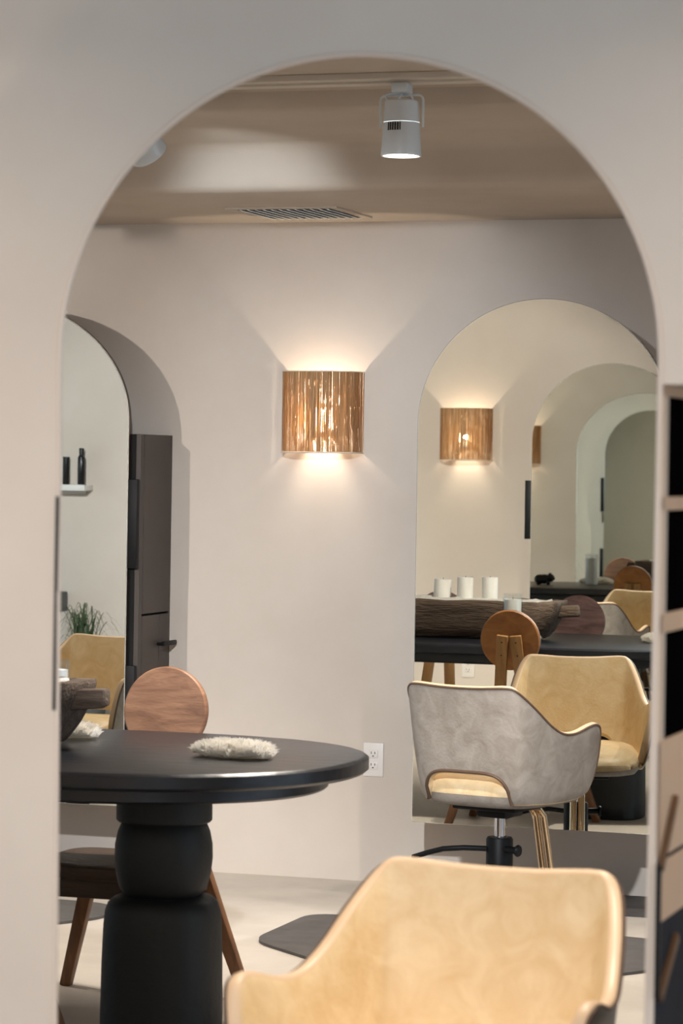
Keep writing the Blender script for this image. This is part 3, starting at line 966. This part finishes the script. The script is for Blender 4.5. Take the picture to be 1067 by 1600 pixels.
def jar(x, y, label, z=.72, h=.198, r=.0405, fill=.172):
    root = empty('candle_jar', (x, y, z), label, 'candle', 0, 'candles in glass jars')
    b = MB(); b.lathe([(r * .92, 0), (r, .004), (r, h - .002), (r - .001, h), (r - .0028, h - .001), (r - .003, .01), (r * .5, .008), (.001, .008)], 40, cap=False)
    b.bm.faces.new([v for v in b.bm.verts[:40]][::-1])
    b.build('glass_jar', M['glass'], root, recalc=True)
    b = MB(); b.lathe([(r - .0045, .0105), (r - .0042, .014), (r - .0042, fill), (r - .006, fill - .002), (.001, fill - .003)], 40)
    b.build('wax', M['wax'], root, recalc=True)
    b = MB(); b.tube([(0, 0, fill - .004), (.001, 0, fill + .010)], .0012, 6); b.build('wick', M['wick'], root)
    return root
jar(-2.985, 6.925, 'white candle in a clear glass jar in front of the reflected trough', z=.756, h=.164, fill=.140)
jar(-4.02, 6.62, 'glass candle jar on the table, seen deep inside the right mirror')

# ------------------------------------------------------------------ sheepskin pads
def pad(loc, L, W, rz, label, seed):
    root = empty('sheepskin_pad', loc, label, 'pad', rz, 'white sheepskin hand rests')
    rnd = random.Random(seed)
    b = MB()
    rows = []
    for s, z in ((.86, .001), (1, .008), (.97, .017), (.78, .024), (.4, .027), (.03, .028)):
        rows.append([(super_xy(2 * math.pi * k / 40, 3.2)[0] * L / 2 * s, super_xy(2 * math.pi * k / 40, 2.6)[1] * W / 2 * s, z) for k in range(40)])
    vv = b.grid(rows, closed_u=True)
    b.bm.faces.new(vv[0][::-1])
    b.jitter(.005, 30)
    b.build('hide', M['wool'], root, recalc=True)
    b = MB()
    for _ in range(3600):
        u, w_ = rnd.uniform(-1, 1), rnd.uniform(-1, 1)
        if abs(u) ** 3 + abs(w_) ** 3 > 1.02: continue
        x, y = u * L / 2 * .99, w_ * W / 2 * .99
        z = .024 * (1 - max(abs(u) ** 4, abs(w_) ** 4)) + .003
        cl = 1.3 * noise.noise(Vector((x * 55, y * 55, seed)))
        d = Vector((u * .55 + rnd.gauss(0, .4) + cl, w_ * .6 + rnd.gauss(0, .4) - cl, 1.25)).normalized()
        l = rnd.uniform(.012, .030)
        sd = d.orthogonal().normalized() * rnd.uniform(.0010, .0026)
        p = Vector((x, y, z - .002))
        tip = p + d * l + Vector((0, 0, -l * .25))
        mid = p + d * l * .55
        va = [b.bm.verts.new(q) for q in (p - sd, p + sd, mid + sd * .8, mid - sd * .8, tip)]
        b.bm.faces.new(va[:4]); b.bm.faces.new((va[3], va[2], va[4]))
    f = b.build('fur', M['wool'], root, smooth=False)
    f['kind'] = 'stuff'
    return root
p1 = pad((-2.392, 6.655, .7235), .205, .115, R(-12), 'white sheepskin pad on the right end of the black table', 3)
copy_tree(p1, (-2.972, 6.936, .7235), R(3), 'white sheepskin pad beside the trough handle at the left edge')
copy_tree(p1, (-4.05, 6.90, .7235), R(0), 'white sheepskin pad far down the table, seen deep inside the right mirror')

# ------------------------------------------------------------------ figurine on the far end of the table
b = MB()
for c, s in (((0, 0, .036), (.046, .030, .030)), ((.040, 0, .044), (.026, .024, .025)), ((.060, 0, .040), (.010, .011, .009)), ((-.03, 0, .034), (.034, .029, .031)),
             ((.036, .014, .066), (.008, .005, .011)), ((.036, -.014, .066), (.008, .005, .011)),
             ((.026, .016, .012), (.009, .009, .014)), ((.026, -.016, .012), (.009, .009, .014)), ((-.036, .016, .012), (.010, .009, .014)), ((-.036, -.016, .012), (.010, .009, .014))):
    bmesh.ops.create_icosphere(b.bm, subdivisions=3, radius=1.0, matrix=Matrix.Translation(c) @ Matrix.Diagonal((*s, 1)))
fg = b.build('animal_figurine', M['figurine'])
fg.location = (-4.32, 6.62, .7195)
md = fg.modifiers.new('remesh', 'REMESH'); md.mode = 'VOXEL'; md.voxel_size = .0032; md.use_smooth_shade = True
tag(fg, 'small black animal figurine on the table, seen deep inside the right mirror', 'figurine')

# ------------------------------------------------------------------ floor mats
def floor_mat(loop, label):
    b = MB(); b.prism(loop, [], lambda a, c, t: (a, c, t), 0.0005, 0.009)
    o = b.build('floor_mat', M['mat_rubber'], smooth=False)
    return tag(o, label, 'mat', 'dark rubber floor mats')
def rounded(pts, r=.10, n=6):
    out = []
    m = len(pts)
    for i in range(m):
        p, a, c = Vector(pts[i]), Vector(pts[i - 1]), Vector(pts[(i + 1) % m])
        d1, d2 = (a - p).normalized(), (c - p).normalized()
        s, e = p + d1 * r, p + d2 * r
        for k in range(n + 1):
            t = k / n
            q = s * (1 - t) ** 2 + p * 2 * t * (1 - t) + e * t * t
            out.append((q.x, q.y))
    return out
floor_mat(rounded([(-2.90, 8.25), (-2.52, 7.90), (-1.85, 7.95), (-1.60, 8.30), (-1.62, 8.70), (-2.0, 8.78), (-2.90, 8.82)], .11), 'dark grey floor mat under the salon chair facing the right mirror')
floor_mat(rounded([(-2.15, 9.20), (-1.2, 9.20), (-1.2, 9.60), (-2.15, 9.60)], .05), 'dark flat strip on the floor against the far wall below the right mirror')  # thin dark sheet laid on the floor along the wall
floor_mat(rounded([(-4.75, 8.25), (-4.4, 7.95), (-3.75, 8.0), (-3.46, 8.50), (-3.55, 8.75), (-4.7, 8.80)], .11), 'dark floor mat at the left, under the chair at the left mirror')

# ------------------------------------------------------------------ open cubby cabinet in the recess, right of the arch
cc = empty('cubby_cabinet', (-0.7635, 3.7705, 0), 'cream cabinet end with open black cubbies at the right edge of the frame', 'cabinet')
XF, XB = 0.0, -0.0055          # face and back of the cabinet end, local
D0, D1 = 0.0015, 0.325
b = MB()
for za, zb in ((1.527, 1.541), (1.376, 1.394), (1.214, 1.240), (0.918, 1.072)):
    b.box((XB, D0, za), (XF, D1, zb), .001)
b.box((XB, D0, 0.918), (XF, 0.0085, 1.541), .001); b.box((XB, D1 - .015, 0.918), (XF, D1, 1.541), .001)
b.build('frame', M['cream'], cc, smooth=False)
for za, zb in ((1.394, 1.527), (1.240, 1.376), (1.072, 1.214)):
    b = MB(); b.box((XB - .003, .009, za), (XB + .0012, D1 - .015, zb)); b.build('cubby', M['cubby_black'], cc, smooth=False)
b = MB(); b.box((XB, D0, 0.0), (XF, D1, 0.914), .001); b.build('lower_panel', M['navy'], cc, smooth=False)
b = MB(); b.box((XB, .002, .832), (XF + .0016, .30, .912), .001); b.build('drawer_front', M['cream'], cc, smooth=False)
b = MB(); b.beam((.004, .004, .905), (.004, .10, .99), .010, .008, (1, 0, 0), .001); b.build('strap', M['bronze'], cc)
b = MB(); b.beam((.004, .01, .735), (.004, .12, .80), .014, .008, (1, 0, 0), .001); b.build('strap', M['bronze'], cc)
b = MB(); b.box((-.0005, -.007, .735), (.006, .004, .912), .0015); tag(b.build('hinge_plate', M['black_metal'], cc), 'long dark hinge plate')
b = MB(); b.box((-1.625, 3.7655, 1.08), (-1.619, 3.7695, 1.38), .001)
tag(b.build('hinge_plate', M['black_metal'], None), 'long dark hinge plate on the left edge of the near arch', 'hinge')

# ------------------------------------------------------------------ shelf with bottles, planter (seen in the left mirror)
sh = empty('wall_shelf', (-6.50, Y_W1, 1.278), 'small white floating shelf with bottles, seen in the left mirror', 'shelf')
b = MB(); b.box((-.19, .0, 0), (.19, .13, .033), .002); b.build('board', M['shelf_white'], sh)
b = MB(); b.box((-.15, .0, -.02), (.15, .012, 0), .002); b.build('bracket', M['shelf_white'], sh)
b = MB(); b.lathe([(.018, 0), (.0205, .003), (.0205, .150), (.016, .162), (.0125, .166), (.0125, .172), (.014, .172), (.014, .203), (.012, .205)], 24)
o = b.build('spray_bottle', M['bottle_black'], recalc=True); o.location = (-6.355, Y_W1 + .07, 1.3115); tag(o, 'taller black bottle with a capped neck on the white shelf', 'bottle')
b = MB(); b.lathe([(.018, 0), (.020, .003), (.019, .145), (.021, .146), (.021, .153), (.019, .155)], 24)
o = b.build('product_tube', M['bottle_black'], recalc=True); o.location = (-6.448, Y_W1 + .07, 1.3115); tag(o, 'shorter black cylindrical bottle at the left of the white shelf', 'bottle')

pl = empty('potted_grass', (-6.10, 4.05, 0), 'arching grass plant in a grey pot, seen in the left mirror', 'plant')
b = MB(); b.lathe([(.11, 0), (.115, .01), (.15, .40), (.155, .42), (.145, .42), (.13, .37), (.001, .36)], 32); b.build('pot', M['pot'], pl, recalc=True)
rnd = random.Random(5)
b = MB()
for k in range(120):
    a = rnd.uniform(0, 2 * math.pi)
    reach, hgt = rnd.uniform(.06, .22), rnd.uniform(.16, .36)
    p0 = Vector((rnd.uniform(-.05, .05), rnd.uniform(-.05, .05), .36))
    dr = Vector((math.cos(a), math.sin(a), 0))
    sd = Vector((-math.sin(a), math.cos(a), 0))
    rows = []
    for j in range(9):
        t = j / 8
        p = p0 + dr * reach * (t ** 1.5) + Vector((0, 0, hgt * (math.sin(min(t * 1.25, 1.25) * math.pi / 2 * .95)) - .10 * t ** 4))
        w_ = .0035 * (1 - t ** 2) + .0004
        rows.append([p - sd * w_, p + sd * w_])
    b.grid(rows)
o = b.build('leaves', M['leaf'], pl, smooth=False); o['kind'] = 'stuff'
b = MB(); b.box((-6.66, 3.47, .60), (-6.445, 3.66, .71), .006)
o = b.build('grey_box', M['pot']); tag(o, 'grey box on a plinth behind the grass plant, at the left mirror edge', 'box')
b = MB(); b.box((-6.70, 3.46, 0), (-6.43, 3.68, .599), .006)
o = b.build('plinth', M['shelf_white']); tag(o, 'white plinth carrying the grey box beside the grass plant', 'plinth')
